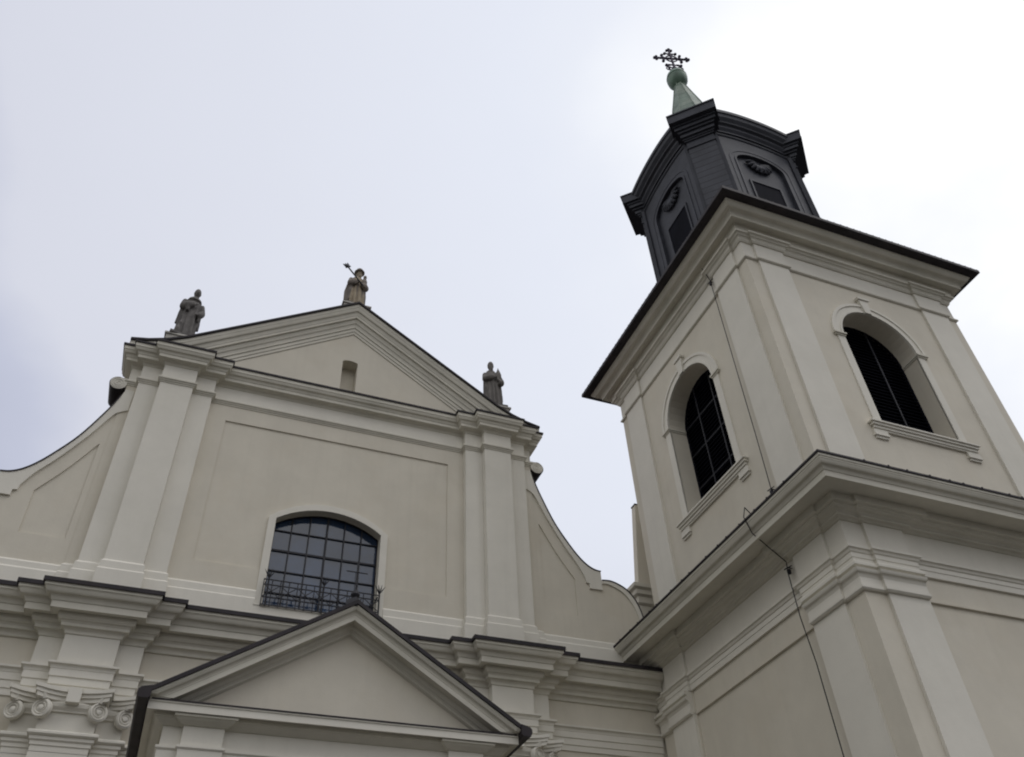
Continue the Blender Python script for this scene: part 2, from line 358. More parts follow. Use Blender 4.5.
for s_ in (-1, 1):
    mx_ = lambda u, v, w, s_=s_: (A+s_*u, w, v)
    m = MB()
    body = [(6.0, 10.6)]+[(6.0, 17.75)]+tops[1:]+hump+[(9.33, 10.6)]
    pan = [(6.20, 12.99), (6.20, 15.86)]+smooth_pts([(6.24, 15.80), (6.62, 15.10), (6.95, 14.58), (7.24, 14.16)], 4)[0:]+[(7.22, 12.99)]
    m.plate(body, [pan], mx_, Y0+0.02, Y0+0.062)
    m.plate(body, [], mx_, Y0+0.06, Y0+0.75)
    wing = m.build('side_wing', WALL, church)
    m = MB()
    m.plate(tops[::-1]+[(5.8, 17.75)]+inner+[(8.09, 13.90)], [], mx_, Y0-0.04, Y0+0.03)
    hin = [(p[0]-0.02-0.09*min(1, i/8), p[1]-0.10) for i, p in enumerate(hump)]
    m.plate(hump+hin[::-1], [], mx_, Y0-0.03, Y0+0.03)
    m.build('coping', TRIM, wing)
    m = MB()                                  # lead strip on the curve
    ol = [(p[0], p[1]) for p in tops[4:]]; ol2 = [(p[0]+0.02, p[1]+0.03) for p in tops[4:]]
    m.plate(ol+ol2[::-1], [], mx_, Y0-0.06, Y0+0.8)
    h2 = [(p[0]+0.02, p[1]+0.028) for p in hump]
    m.plate(hump+h2[::-1], [], mx_, Y0-0.05, Y0+0.8)
    m.build('lead_strip', LEAD, wing)
    # plinth of the wing
    m = MB(); x0, x1 = sorted((A+s_*6.0, A+s_*9.33))
    m.plate([(0.10, 11.0), (0.085, 12.05), (0.055, 12.1), (0.05, 12.24), (0.0, 12.30), (-0.1, 12.3), (-0.1, 11.0)], [], lambda u, v, w: (w, Y0+0.02-u, v), x0+s_*0.05 if s_ > 0 else x0, x1 if s_ > 0 else x1-0.05)
    m.build('wing_plinth', TRIM, wing)
    # scroll
    vc = Vector((6.26, 17.93)); vr = 0.21
    m = MB()
    circ = [(vc.x+vr*math.cos(2*math.pi*k/28), vc.y+vr*math.sin(2*math.pi*k/28)) for k in range(28)]
    m.plate(circ, [], mx_, Y0-0.05, Y0+0.8)
    m.box(*sorted((A+s_*5.85, A+s_*6.26)), Y0-0.048, Y0+0.75, 17.99, 18.13)
    sp = []
    for k in range(46):
        t = k/45; a = 2.4*math.pi*2*t; r = vr*0.90*(1-0.85*t)
        sp.append((A+s_*(vc.x+r*math.cos(-a+1.57)), Y0-0.05, vc.y+r*math.sin(-a+1.57)))
    m.tube(sp, 0.017, 6)
    scroll = m.build('scroll', TRIM, wing, True)
    m = MB()
    ring = [[(vc.x+(vr+d)*math.cos(R(a)), vc.y+(vr+d)*math.sin(R(a))) for a in range(-150, 100, 10)] for d in (0.001, 0.022)]
    m.plate(ring[0]+ring[1][::-1], [], mx_, Y0-0.03, Y0+0.82)
    m.build('scroll_lead', LEAD, scroll)

# --- lower storey: wall, entablature, capitals
m = MB()
m.box(-11.0, 12.6, Y0+0.012, Y0+0.9, 0, 11.25); m.build('lower_wall', WALL, church)
for pl_ in (PLAN_L[1:9], PLAN_L[9:17]):
    m = MB(); sweep(m, pl_, [(-0.05, 10.50), (0.01, 10.50), (0.01, 9.78), (-0.05, 9.78)]); m.build('frieze', TRIM, church)
ap = [(-0.05, 9.80), (0.15, 9.80), (0.15, 9.755)]+S_curve(0.14, 9.75, 0.085, 9.67, 5, 'cavetto')+[(0.075, 9.66), (0.075, 9.51), (0.05, 9.50), (0.05, 9.345), (0.025, 9.335), (0.025, 9.20), (-0.05, 9.20)]
m = MB(); sweep(m, PLAN_L, ap); m.build('architrave', TRIM, church)
lc = [(-0.05, 11.30), (0.655, 11.30), (0.655, 11.225), (0.635, 11.215), (0.635, 11.205)]+S_curve(0.625, 11.20, 0.455, 11.00, 9)+[(0.445, 10.985), (0.43, 10.985), (0.43, 10.835), (0.415, 10.83), (0.415, 10.845), (0.25, 10.85), (0.25, 10.74)]+S_curve(0.235, 10.735, 0.16, 10.66, 5)+[(0.15, 10.65), (0.15, 10.585)]+S_curve(0.135, 10.58, 0.04, 10.47, 5, 'cavetto')+[(0.03, 10.455), (-0.05, 10.455)]
m = MB(); sweep(m, PLAN_L, lc); m.build('main_cornice', MOULD, church)
m = MB(); sweep(m, PLAN_L, [(-0.05, 11.44), (0.0, 11.43), (0.70, 11.385), (0.70, 11.29), (0.675, 11.29), (0.67, 11.302), (-0.05, 11.302)]); m.build('cornice_flashing', LEAD, church)

def spiral_disc(mb, c, nv, rad, depth, turns=2.3, flip=1):
    """carved volute: a disc with a raised spiral, facing nv (horizontal)"""
    c = Vector(c); nv = Vector(nv).normalized(); sx = Vector((0, 0, 1)).cross(nv).normalized(); uz = Vector((0, 0, 1))
    ri = [(rad, -depth), (rad, -0.015), (rad*0.97, 0.0), (rad*0.80, 0.012), (rad*0.70, 0.0), (rad*0.3, -0.015), (rad*0.27, 0.02), (rad*0.15, 0.03), (0.003, 0.033)]
    rings = [[c+nv*h+(sx*math.cos(2*math.pi*k/22)+uz*math.sin(2*math.pi*k/22))*r for k in range(22)] for r, h in ri]
    mb.loops(rings, True, True)
    sp = []
    for k in range(40):
        t = k/39; a = turns*2*math.pi*t; r = rad*(0.93-0.62*t)
        sp.append(c+nv*0.008+(sx*math.cos(flip*(a+1.2))+uz*math.sin(flip*(a+1.2)))*r)
    mb.tube(sp, [0.02*(1-0.5*k/39) for k in range(40)], 6)

def capital(side):
    xs = [(LP[0], LP[1], .22), (LP[1], LP[2], .46), (LP[2], LP[3], .22)]
    cap = None
    for i in (1, 0, 2):
        a, b, p = xs[i]
        x0, x1 = sorted((A+side*a, A+side*b)); yf = Y0-p
        mb = MB()
        mb.box(x0+0.004, x1-0.004, yf, Y0, 8.0, 9.198)                       # bell / neck
        main = (i == 1)
        # abacus: concave front, horns forward at the outer corners
        n = 12; hx0 = x0-(0.17 if main else 0.13); hx1 = x1+(0.17 if main else 0.13)
        if not main:                                                            # half strips: only the outer horn exists
            outer_left = (x0+x1)/2 < A+side*4.91
            if outer_left: hx1 = x1-0.002
            else: hx0 = x0+0.002
        def front(t, extra):
            if main: s = (2*t-1)**2
            else: s = (1-t)**2 if outer_left else t**2
            return yf-0.13-extra-0.24*s
        for ex, za, zb, gx in ((0.045, 9.15, 9.225, 0.03), (0.0, 9.07, 9.151, 0.0), (-0.04, 8.985, 9.071, -0.03)):
            pl = [(hx0-gx+(hx1-hx0+2*gx)*k/n, front(k/n, ex)) for k in range(n+1)]
            mb.plate(pl+[(hx1+gx, Y0-0.005), (hx0-gx, Y0-0.005)], [], lambda u, v, w: (u, v, w), za, zb)
        # echinus between the volutes
        ech = [(-0.01, 8.995), (0.10, 8.99), (0.115, 8.94), (0.10, 8.88), (0.05, 8.82), (0.045, 8.79), (-0.01, 8.79)]
        sweep(mb, [(x0, yf), (x1, yf)], ech)
        if main: mb.box((x0+x1)/2-0.13, (x0+x1)/2+0.13, yf-0.26, yf, 8.93, 9.232)
        o = mb.build('capital' if main else 'half_capital', TRIM, church)
        vols = []
        if main: vols = [((x0-0.0, yf-0.17, 8.80), (-0.38, -1, 0), -1), ((x1+0.0, yf-0.17, 8.80), (0.38, -1, 0), 1)]
        elif outer_left: vols = [((x0+0.0, yf-0.17, 8.80), (-0.38, -1, 0), -1)]
        else: vols = [((x1-0.0, yf-0.17, 8.80), (0.38, -1, 0), 1)]
        for c, nv, fl_ in vols:
            v = MB(); spiral_disc(v, c, nv, 0.19, 0.10, 2.3, fl_)
            nn = Vector(nv).normalized(); cc = Vector(c)
            v.tube([cc+nn*0.01+Vector((0, 0, 0.19)), cc+nn*0.05+Vector((0, 0, 0.25)), cc-nn*0.04+Vector((0, 0, 0.30))], [0.07, 0.06, 0.05], 8)   # bud above
            v.build('volute', TRIM, o, True)
    # astragal ring below the neck
    return
for s_ in (-1, 1):
    capital(s_)
    cluster(s_, 0.0, 8.01, 'lower_pilaster', TRIM, LP)
m = MB(); sweep(m, PLAN_L, [(-0.02, 8.40), (0.08, 8.40), (0.115, 8.37), (0.115, 8.33), (0.08, 8.30), (0.055, 8.295), (0.055, 8.23), (0.02, 8.20), (0.02, 8.13), (-0.02, 8.13)])
m.build('necking', TRIM, church)

# --- nave behind the front
m = MB(); m.box(A-5.6, A+5.6, Y0+0.81, 52, 0, 14.0); m.build('nave', WALL, church)
m = MB(); m.plate([(-5.9, 14.0), (5.9, 14.0), (0, 18.4)], [], lambda u, v, w: (A+u, w, v), Y0+0.9, 52.3); m.build('nave_roof', TILE, church)
# side block rising behind the tower
m = MB(); m.plate([(13.36, 17.86), (12.95, 14.3), (12.95, 0), (16.5, 0), (16.5, 17.86)], [], XZ, 20.76, 21.0)
m.build('side_block', WALL, church)
m = MB(); sweep(m, [(12.97, 20.99), (12.97, 20.77), (16.4, 20.77)], [(-0.05, 14.72), (0.28, 14.70), (0.28, 14.58), (0.20, 14.52), (0.20, 14.38), (0.12, 14.32), (0.12, 14.12), (0.05, 14.05), (0.05, 13.6), (-0.05, 13.6)])
m.build('side_cornice', MOULD, church)
m = MB(); m.box(13.34, 16.6, 20.74, 21.02, 17.862, 17.90); m.build('side_flashing', LEAD, church)

# ================================================================== BELL TOWER
TX, TY, TW = 12.50, 11.66, 8.19        # lower stage corner and width
BX, BY, BW = 12.72, 11.88, 7.75        # belfry
tower = thing('bell_tower', 'square cream bell tower with arched belfry windows and a dark lantern on top', 'bell tower', (BX+BW/2, BY+BW/2, 0))
CX, CY = BX+BW/2-0.06, BY+BW/2+0.01
def sq_plan(x, y, wd, c0, c1, pr, closed=True):
    """square plan with a pilaster break on each side of each corner; right-hand side outward"""
    loc = [(0, 0), (c0, 0), (c0, -pr), (c1, -pr), (c1, 0), (wd-c1, 0), (wd-c1, -pr), (wd-c0, -pr), (wd-c0, 0)]
    pts = []
    for k in range(4):
        for u, v in loc:
            a = u-wd/2; b = v-wd/2
            for _ in range(k): a, b = -b, a
            pts.append((x+wd/2+a, y+wd/2+b))
    return pts
PT = sq_plan(TX, TY, TW, 0.55, 1.60, 0.07)
PB = sq_plan(BX, BY, BW, 0.40, 1.42, 0.07)
def wall_plan_panel(x, y, wd, d, name, z0, z1, c1):
    """tower body whose wall fields between the corner pilasters are set back by d"""
    loc = [(0, 0), (c1, 0), (c1, d), (wd-c1, d), (wd-c1, 0)]
    pts = []
    for k in range(4):
        for u, v in loc:
            a = u-wd/2; b = v-wd/2
            for _ in range(k): a, b = -b, a
            pts.append((x+wd/2+a, y+wd/2+b))
    return pts
m = MB(); pl = wall_plan_panel(TX, TY, TW, 0.06, 'w', 0, 0, 1.63)
m.plate(pl, [], lambda u, v, w: (u, v, w), 0, 12.0); m.build('lower_wall', WALL, tower)
def corner_pilasters(x, y, wd, c0, c1, pr, z0, z1, name):
    for k in range(4):
        for c in ((c0, c1), (wd-c1, wd-c0)):
            if k in (1, 2): continue
            mb = MB()
            q = []
            for u, v in ((c[0], 0.1), (c[1], 0.1), (c[1], -pr), (c[0], -pr)):
                a = u-wd/2; b = v-wd/2
                if k == 3: a, b = b, -a
                q.append((x+wd/2+a, y+wd/2+b))
            mb.plate(q, [], lambda u, v, w: (u, v, w), z0, z1); mb.build(name, TRIM, tower)
corner_pilasters(TX, TY, TW, 0.55, 1.60, 0.07, 0, 9.75, 'lower_pilaster')
# capitals (moulded band around the corner only), architrave, frieze, cornice
def corner_bits(x, y, wd, c0, c1, pr, prof, name):
    # open plans round the near corner, the right corner and the back-left corner
    near = [(x, y+c1+0.0), (x-pr, y+c1), (x-pr, y+c0), (x, y+c0), (x, y), (x+c0, y), (x+c0, y-pr), (x+c1, y-pr), (x+c1, y+0.0)]
    right = [(x+wd-c1, y-pr), (x+wd-c0, y-pr), (x+wd-c0, y), (x+wd, y), (x+wd, y+c0)]
    left = [(x+0.3, y+wd), (x, y+wd), (x, y+wd-c0), (x-pr, y+wd-c0), (x-pr, y+wd-c1)]
    for pl_ in (near[1:-1], right, left):
        mb = MB(); sweep(mb, pl_, prof); mb.build(name, TRIM, tower)
corner_bits(TX, TY, TW, 0.55, 1.60, 0.07, [(-0.2, 10.33), (0.13, 10.33), (0.15, 10.30), (0.15, 10.24), (0.09, 10.22), (0.09, 10.17)]+S_curve(0.16, 10.165, 0.06, 10.02, 6)+[(0.055, 10.01), (0.055, 9.84), (0.085, 9.83), (0.085, 9.77), (0.05, 9.735), (-0.2, 9.735)], 'pilaster_capital')
# plain band on the wall fields at capital height
PTW = PT
m = MB(); sweep(m, [(p[0], p[1]) for p in wall_plan_panel(TX, TY, TW, 0.06, '', 0, 0, 1.55)], [(-0.05, 10.35), (0.028, 10.35), (0.028, 9.80), (0.06, 9.79), (0.06, 9.74), (-0.05, 9.735)], True); m.build('wall_band', WALL, tower)
m = MB(); sweep(m, PT, [(-0.1, 10.74), (0.10, 10.74), (0.13, 10.715), (0.13, 10.67), (0.09, 10.65), (0.07, 10.60), (0.045, 10.585), (0.045, 10.48), (0.03, 10.47), (0.03, 10.331), (-0.1, 10.331)], True); m.build('architrave', TRIM, tower)
m = MB(); sweep(m, PT, [(-0.1, 11.50), (0.004, 11.50), (0.004, 10.735), (-0.1, 10.735)], True); m.build('frieze', TRIM, tower)
SQT = [(TX, TY), (TX+TW, TY), (TX+TW, TY+TW), (TX, TY+TW)]
m = MB()
sweep(m, SQT, [(-0.3, 12.14), (1.10, 12.14), (1.10, 12.08), (1.08, 12.07), (1.08, 12.04)]+S_curve(1.07, 12.03, 0.93, 11.87, 7)+[(0.91, 11.86), (0.91, 11.72), (0.885, 11.715), (0.875, 11.745), (0.42, 11.745), (0.30, 11.745), (-0.3, 11.73)], True)
m.build('main_cornice', MOULD, tower)
m = MB()
sweep(m, PT, [(-0.1, 11.75), (0.44, 11.75), (0.44, 11.585), (0.36, 11.575), (0.36, 11.55)]+S_curve(0.32, 11.545, 0.17, 11.475, 5)+[(0.15, 11.47), (0.15, 11.43)]+S_curve(0.13, 11.425, 0.05, 11.39, 4, 'cavetto')+[(-0.1, 11.38)], True)
m.build('bed_moulding', MOULD, tower)
m = MB(); sweep(m, SQT, [(-0.4, 12.24), (1.13, 12.185), (1.13, 12.14), (1.11, 12.135), (-0.4, 12.143)], True)
nd = random.Random(3)
for k in range(15):                                      # little lumps of folded sheet along the edge
    t = 0.55*k+nd.uniform(0, .3)
    if t < TW: 
        m.box(TX-1.14, TX-1.06, TY+t-0.018, TY+t+0.018, 12.17, 12.20)
        m.box(TX+t-0.018, TX+t+0.018, TY-1.14, TY-1.06, 12.17, 12.20)
m.build('cornice_flashing', LEAD, tower)

# --- belfry: front and left faces with arched openings
def round_arch(c, hw, zs, n=20): return [(c-hw*math.cos(math.pi*k/n), zs+hw*math.sin(math.pi*k/n)) for k in range(n+1)]
WC_F, WC_L, WHW, WZ0, WZS = BX+BW/2-0.03, BY+BW/2+0.06, 1.275, 14.88, 18.10
thick = 0.9
def face_map(face):
    if face == 'front': return lambda u, v, w: (u, BY+w, v)
    return lambda u, v, w: (BX+w, u, v)
m = MB()
for face in ('front', 'left'):
    fmp = face_map(face); c = WC_F if face == 'front' else WC_L
    a0, a1 = (BX, BX+BW) if face == 'front' else (BY+thick, BY+BW)
    op = [(c-WHW, WZ0)]+round_arch(c, WHW, WZS)+[(c+WHW, WZ0)]
    m.plate([(a0, 12.0), (a1, 12.0), (a1, 22.0), (a0, 22.0)], [op], fmp, 0, thick)
m.box(BX+thick, BX+BW, BY+BW-thick, BY+BW, 12.0, 22.0)
m.box(BX+BW-thick, BX+BW, BY+thick, BY+BW-thick, 12.0, 22.0)
m.build('belfry_wall', WALL, tower)
corner_pilasters(BX, BY, BW, 0.40, 1.42, 0.07, 12.0, 20.42, 'belfry_pilaster')
# corner strips between the pilasters are slightly lighter than the field: base plinth and string course
m = MB(); sweep(m, PB, [(-0.1, 20.52), (0.045, 20.52), (0.065, 20.50), (0.065, 20.45), (0.03, 20.42), (-0.1, 20.415)], True); m.build('string_course', MOULD, tower)
m = MB(); sweep(m, PB, [(-0.1, 21.18), (0.004, 21.18), (0.004, 20.515), (-0.1, 20.515)], True); m.build('frieze', TRIM, tower)
m = MB(); sweep(m, PB, [(-0.1, 21.48), (0.20, 21.48), (0.22, 21.46), (0.22, 21.39), (0.17, 21.37)]+S_curve(0.16, 21.36, 0.09, 21.27, 5)+[(0.08, 21.26), (0.08, 21.22), (0.04, 21.16), (-0.1, 21.15)], True); m.build('bed_moulding', MOULD, tower)
SQB = [(BX, BY), (BX+BW, BY), (BX+BW, BY+BW), (BX, BY+BW)]
m = MB(); sweep(m, SQB, [(-0.2, 22.07), (0.72, 22.07), (0.72, 22.02)]+S_curve(0.70, 22.01, 0.42, 21.76, 7)+[(0.44, 21.75), (0.44, 21.68), (0.41, 21.67), (0.39, 21.70), (0.22, 21.71), (0.18, 21.46), (-0.2, 21.45)], True); m.build('cornice', MOULD, tower)
m = MB(); sweep(m, SQB, [(-0.2, 22.30), (0.93, 22.245), (0.965, 22.22), (0.965, 22.11), (0.93, 22.085), (0.69, 22.075), (-0.2, 22.075)], True)
for k in range(40):
    t = -0.9+k*0.245
    m.box(BX+t, BX+t+0.03, BY-0.955, BY-0.90, 22.225, 22.262); m.box(BX-0.955, BX-0.90, BY+t, BY+t+0.03, 22.225, 22.262)
m.build('eaves', LEAD, tower)
m = MB()
rings = []
for o, z in ((0.93, 22.22), (0.60, 22.42), (0.0, 22.75), (-1.2, 23.5), (-1.7, 23.9)):
    q = offset_poly(SQB, o, True); rings.append([(p.x, p.y, z) for p in q])
m.loops(rings, True, True); m.build('roof', LEAD, tower)

# --- belfry windows
for face in ('front', 'left'):
    fmp = face_map(face); c = WC_F if face == 'front' else WC_L
    sgn = 1
    # surround: raised band with ears at the springing and a keystone
    mb = MB()
    ib = [(c-WHW, WZ0)]+round_arch(c, WHW, WZS, 24)+[(c+WHW, WZ0)]
    ob = [(c-WHW-0.25, WZ0)]+round_arch(c, WHW+0.25, WZS, 24)+[(c+WHW+0.25, WZ0)]
    mb.plate(ob+ib[::-1], [], fmp, -0.035, 0.02)
    ib2 = round_arch(c, WHW+0.25, WZS, 24); ob2 = round_arch(c, WHW+0.34, WZS, 24)
    mb.plate(ob2+ib2[::-1], [], fmp, -0.065, 0.02)
    ib3 = round_arch(c, WHW+0.002, WZS, 24); ob3 = round_arch(c, WHW+0.07, WZS, 24)
    mb.plate(ob3+ib3[::-1], [], fmp, -0.06, 0.02)
    wnd = mb.build('belfry_window', TRIM, tower)
    for s_ in (-1, 1):                                  # impost mouldings that run into the reveal
        mb = MB()
        for z0, z1, e_, d_ in ((WZS-0.06, WZS-0.01, 0.03, -0.06), (WZS-0.01, WZS+0.045, 0.06, -0.10)):
            u0, u1 = sorted((c+s_*(WHW-e_*0.7), c+s_*(WHW+0.30+e_)))
            mb.plate([(u0, z0), (u1, z0), (u1, z1), (u0, z1)], [], fmp, d_, 0.0-0.002 if False else 0.004)
            u0, u1 = sorted((c+s_*(WHW-e_*0.7), c+s_*(WHW+0.01)))
            mb.plate([(u0, z0), (u1, z0), (u1, z1), (u0, z1)], [], fmp, 0.004, 0.55)
        mb.build('impost', MOULD, wnd)
    mb = MB()
    mb.plate([(c-0.11, WZS+WHW-0.03), (c+0.11, WZS+WHW-0.03), (c+0.16, WZS+WHW+0.52), (c-0.16, WZS+WHW+0.52)], [], fmp, -0.11, 0.0)
    mb.plate([(c-0.20, WZS+WHW+0.52), (c+0.20, WZS+WHW+0.52), (c+0.21, WZS+WHW+0.60), (c-0.21, WZS+WHW+0.60)], [], fmp, -0.15, 0.0)
    mb.build('keystone', TRIM, wnd)
    mb = MB()
    for z0, z1, d_, e_ in ((WZ0-0.045, WZ0, 0.17, 0.06), (WZ0-0.12, WZ0-0.045, 0.13, 0.02), (WZ0-0.20, WZ0-0.12, 0.09, -0.02), (WZ0-0.25, WZ0-0.20, 0.06, -0.04)):
        u0, u1 = c-WHW-0.42-e_, c+WHW+0.42+e_
        mb.plate([(u0, z0), (u1, z0), (u1, z1), (u0, z1)], [], fmp, -d_, 0.02)
    mb.plate([(c-WHW-0.01, WZ0-0.1), (c+WHW+0.01, WZ0-0.1), (c+WHW+0.01, WZ0+0.012), (c-WHW-0.01, WZ0+0.012)], [], fmp, -0.12, 0.6)
    for s_ in (-1, 1):
        for z0, z1, d_, hw in ((WZ0-0.38, WZ0-0.25, 0.07, 0.21), (WZ0-0.43, WZ0-0.38, 0.085, 0.225), (WZ0-0.50, WZ0-0.43, 0.045, 0.19)):
            u = c+s_*(WHW+0.22)
            mb.plate([(u-hw, z0), (u+hw, z0), (u+hw, z1), (u-hw, z1)], [], fmp, -d_, 0.02)
    mb.build('sill', TRIM, wnd)
    mb = MB()
    mb.plate([(c-WHW-0.05, WZ0-0.05), (c+WHW+0.05, WZ0-0.05)]+[(p[0], p[1]) for p in round_arch(c, WHW+0.05, WZS)][::-1], [], fmp, 0.66, 0.70)
    nsl = 34
    for k in range(nsl):
        z = WZ0+0.03+k*(WZS+WHW-WZ0-0.08)/nsl
        hw = WHW if z < WZS else math.sqrt(max(0.0, WHW**2-(z-WZS)**2))
        if hw < 0.15: continue
        mb.plate([(c-hw, z), (c+hw, z), (c+hw, z+0.018), (c-hw, z+0.018)], [], lambda u, v, w, z=z: fmp(u, v-(0.66-w)*0.6, w), 0.575, 0.66)
    mb.build('louvre', DARK, wnd)
    mb = MB()
    for u in (c-WHW/3, c+WHW/3) if face == 'left' else (c-0.62, c+0.34):
        zt = WZS+math.sqrt(WHW**2-(u-c)**2)-0.03
        mb.plate([(u-0.022, WZ0), (u+0.022, WZ0), (u+0.022, zt), (u-0.022, zt)], [], fmp, 0.54, 0.574)
    for z in ((15.95, 17.1, 18.15) if face == 'left' else ()):
        mb.plate([(c-WHW+0.01, z), (c+WHW-0.01, z), (c+WHW-0.01, z+0.03), (c-WHW+0.01, z+0.03)], [], fmp, 0.548, 0.573)
    mb.build('louvre_bar', LOUVBAR, wnd)
    mb = MB()                                            # narrow dark rebate frame
    ii = [(c-WHW+0.05, WZ0+0.03)]+round_arch(c, WHW-0.05, WZS)+[(c+WHW-0.05, WZ0+0.03)]
    oo = [(c-WHW-0.01, WZ0)]+round_arch(c, WHW+0.01, WZS)+[(c+WHW+0.01, WZ0)]
    mb.plate(oo+ii[::-1], [], fmp, 0.56, 0.62); mb.build('louvre_frame', DARK, wnd)

# --- lantern
LA, LB, LD = 2.50, 1.78, 3.05
ZB, ZT = 23.3, 31.4
def octo(a, b): return [(CX-b, CY-a), (CX+b, CY-a), (CX+a, CY-b), (CX+a, CY+b), (CX+b, CY+a), (CX-b, CY+a), (CX-a, CY+b), (CX-a, CY-b)]
lantern = MB()
OUT = octo(LA, LB)
rings = [[(x+(x-CX)*f, y+(y-CY)*f, z) for x, y in octo(LA-0.12, LB-0.08)] for z, f in ((ZB-0.4, 0.06), (ZB+0.6, 0.02), (ZB+1.6, 0), (31.6, 0))]
lantern.loops(rings, True, True)
lan = lantern.build('lantern', SLATE, tower)
def rot(k, x, y):
    a, b = x, y
    for _ in range(k): a, b = -b, a
    return (CX+a, CY+b)
def lface(k): return lambda u, v, w: (*rot(k, u, -LA+w), v)
def cface(k):
    # chamfer k: u along the chamfer, w inward
    dd = LD
    def f(u, v, w):
        # base chamfer at (-,-) corner
        nx, ny = -math.sqrt(.5), -math.sqrt(.5); tx, ty = math.sqrt(.5), -math.sqrt(.5)
        x = nx*(dd-w)+tx*u; y = ny*(dd-w)+ty*u
        return (*rot(k, x, y), v)
    return f
def arch_rise(u, hw, rise): return rise*(1-(u/hw)**2)
for k in range(4):
    fm_ = lface(k)
    # wall field with an arch-headed sunk panel and the window opening
    pw, pz0, pzs = 1.06, 24.2, 28.9
    pan = [(-pw, pz0)]+[(pw*math.sin(R(a))*1.0, pzs+0.62*math.cos(R(a))) for a in range(-90, 91, 9)]+[(pw, pz0)]
    mb = MB(); mb.plate([(-LB+0.0, 22.9), (LB-0.0, 22.9), (LB-0.0, 31.2), (-LB+0.0, 31.2)], [pan], fm_, 0.0, 0.125)
    for d0, d1, p0, p1 in ((-0.028, 0.002, 0.0, 0.08),):
        a = [(-pw-p1, pz0)]+[((pw+p1)*math.sin(R(q)), pzs+(0.62+p1)*math.cos(R(q))) for q in range(-90, 91, 9)]+[(pw+p1, pz0)]
        mb.plate(a+pan[::-1], [], fm_, d0, d1)
    b_ = [(-pw-0.30, pz0)]+[((pw+0.30)*math.sin(R(q)), pzs+0.02+(0.62+0.28)*math.cos(R(q))) for q in range(-90, 91, 9)]+[(pw+0.30, pz0)]
    c_ = [(-pw-0.22, pz0)]+[((pw+0.22)*math.sin(R(q)), pzs+0.02+(0.62+0.20)*math.cos(R(q))) for q in range(-90, 91, 9)]+[(pw+0.22, pz0)]
    mb.plate(b_+c_[::-1], [], fm_, -0.016, 0.002)
    mb.build('panel_wall', SLATE, lan)
    mb = MB(); mb.box(0, 0, 0, 0, 0, 0) if False else None
    mb.plate([(-0.62, 24.4), (0.62, 24.4), (0.62, 27.85), (-0.62, 27.85)], [], fm_, 0.10, 0.16)
    lw = mb.build('lantern_window', DARK, lan)
    mb = MB()
    mb.plate([(-0.70, 24.35), (0.70, 24.35), (0.70, 27.93), (-0.70, 27.93)], [[(-0.62, 24.4), (0.62, 24.4), (0.62, 27.85), (-0.62, 27.85)]], fm_, 0.07, 0.122)
    mb.build('window_frame', SLATE, lw)
    # shell ornament: ribs fanning over a scalloped rim
    mb = MB(); sc_ = Vector((0.0, 28.75))
    for q in range(-4, 5):
        a = R(q*21); L_ = 0.50
        pts = []
        for t in (0.08, 0.3, 0.6, 0.85, 1.0):
            u = math.sin(a)*L_*t; v = 29.15-math.cos(a)*L_*t*1.0
            pts.append(Vector(fm_(u, v, 0.11-0.10*math.sin(t*2.4))))
        mb.tube(pts, [0.03, 0.05, 0.07, 0.085, 0.05], 7)
        u = math.sin(a)*L_*1.04; v = 29.15-math.cos(a)*L_*1.04
        mb.tube([Vector(fm_(u-0.06, v, 0.06)), Vector(fm_(u, v, 0.03)), Vector(fm_(u+0.06, v, 0.06))], [0.05, 0.07, 0.05], 7)
    mb.tube([Vector(fm_(math.sin(R(a))*0.30-0.0, 29.15-math.cos(R(a))*0.30, 0.10)) for a in range(-90, 91, 15)], 0.05, 6)
    mb.build('shell_ornament', SLATE, lan, True)
    # arched cornice over the face
    hw = LB+0.1
    pr = [(-0.2, 0.0), (0.46, 0.0), (0.46, 0.17), (0.41, 0.20), (0.38, 0.36), (0.27, 0.50), (0.26, 0.56), (0.16, 0.62), (0.15, 0.74), (0.06, 0.86), (0.06, 0.95), (-0.2, 0.95)]
    mb = MB()
    rings = []
    for i in range(-12, 13):
        u = hw*i/12; z = 31.33+0.32*(1-(abs(i)/12)**2.2)
        rings.append([fm_(u, z-d, -o) for o, d in pr])
    mb.loops(rings, True, True); mb.build('arched_cornice', SLATE, lan)
    rings = []; mb = MB()
    for i in range(-12, 13):
        u = hw*i/12; z = 30.28+0.32*(1-(abs(i)/12)**2.2)*0.8
        rings.append([fm_(u, z-d, -o) for o, d in [(-0.05, 0), (0.05, 0), (0.05, 0.05), (0.02, 0.09), (-0.05, 0.09)]])
    mb.loops(rings, True, True); mb.build('arched_moulding', SLATE, lan)
    # corner pilaster on the chamfer, its capital and the projecting cornice block
    cf = cface(k)
    mb = MB(); mb.plate([(-0.52, 22.9), (0.52, 22.9), (0.52, 29.75), (-0.52, 29.75)], [], cf, -0.09, 0.2); mb.build('corner_pilaster', SLATE_SEAM, lan)
    mb = MB(); mb.plate([(-0.66, 22.9), (0.66, 22.9), (0.66, 31.2), (-0.66, 31.2)], [], cf, -0.02, 0.1); mb.build('corner_wall', SLATE, lan)
    mb = MB()
    for u0, z0, z1, d in ((0.56, 29.70, 29.76, 0.13), (0.53, 29.76, 30.12, 0.10), (0.58, 30.12, 30.20, 0.16), (0.62, 30.20, 30.30, 0.20), (0.66, 30.30, 30.50, 0.28), (0.72, 30.50, 30.62, 0.36), (0.80, 30.62, 30.80, 0.44), (0.84, 30.80, 30.92, 0.50), (0.925, 30.92, 31.36, 0.66), (0.95, 31.36, 31.43, 0.70)):
        mb.plate([(-u0, z0), (u0, z0), (u0, z1), (-u0, z1)], [], cf, -d, 0.5+u0*0.01)
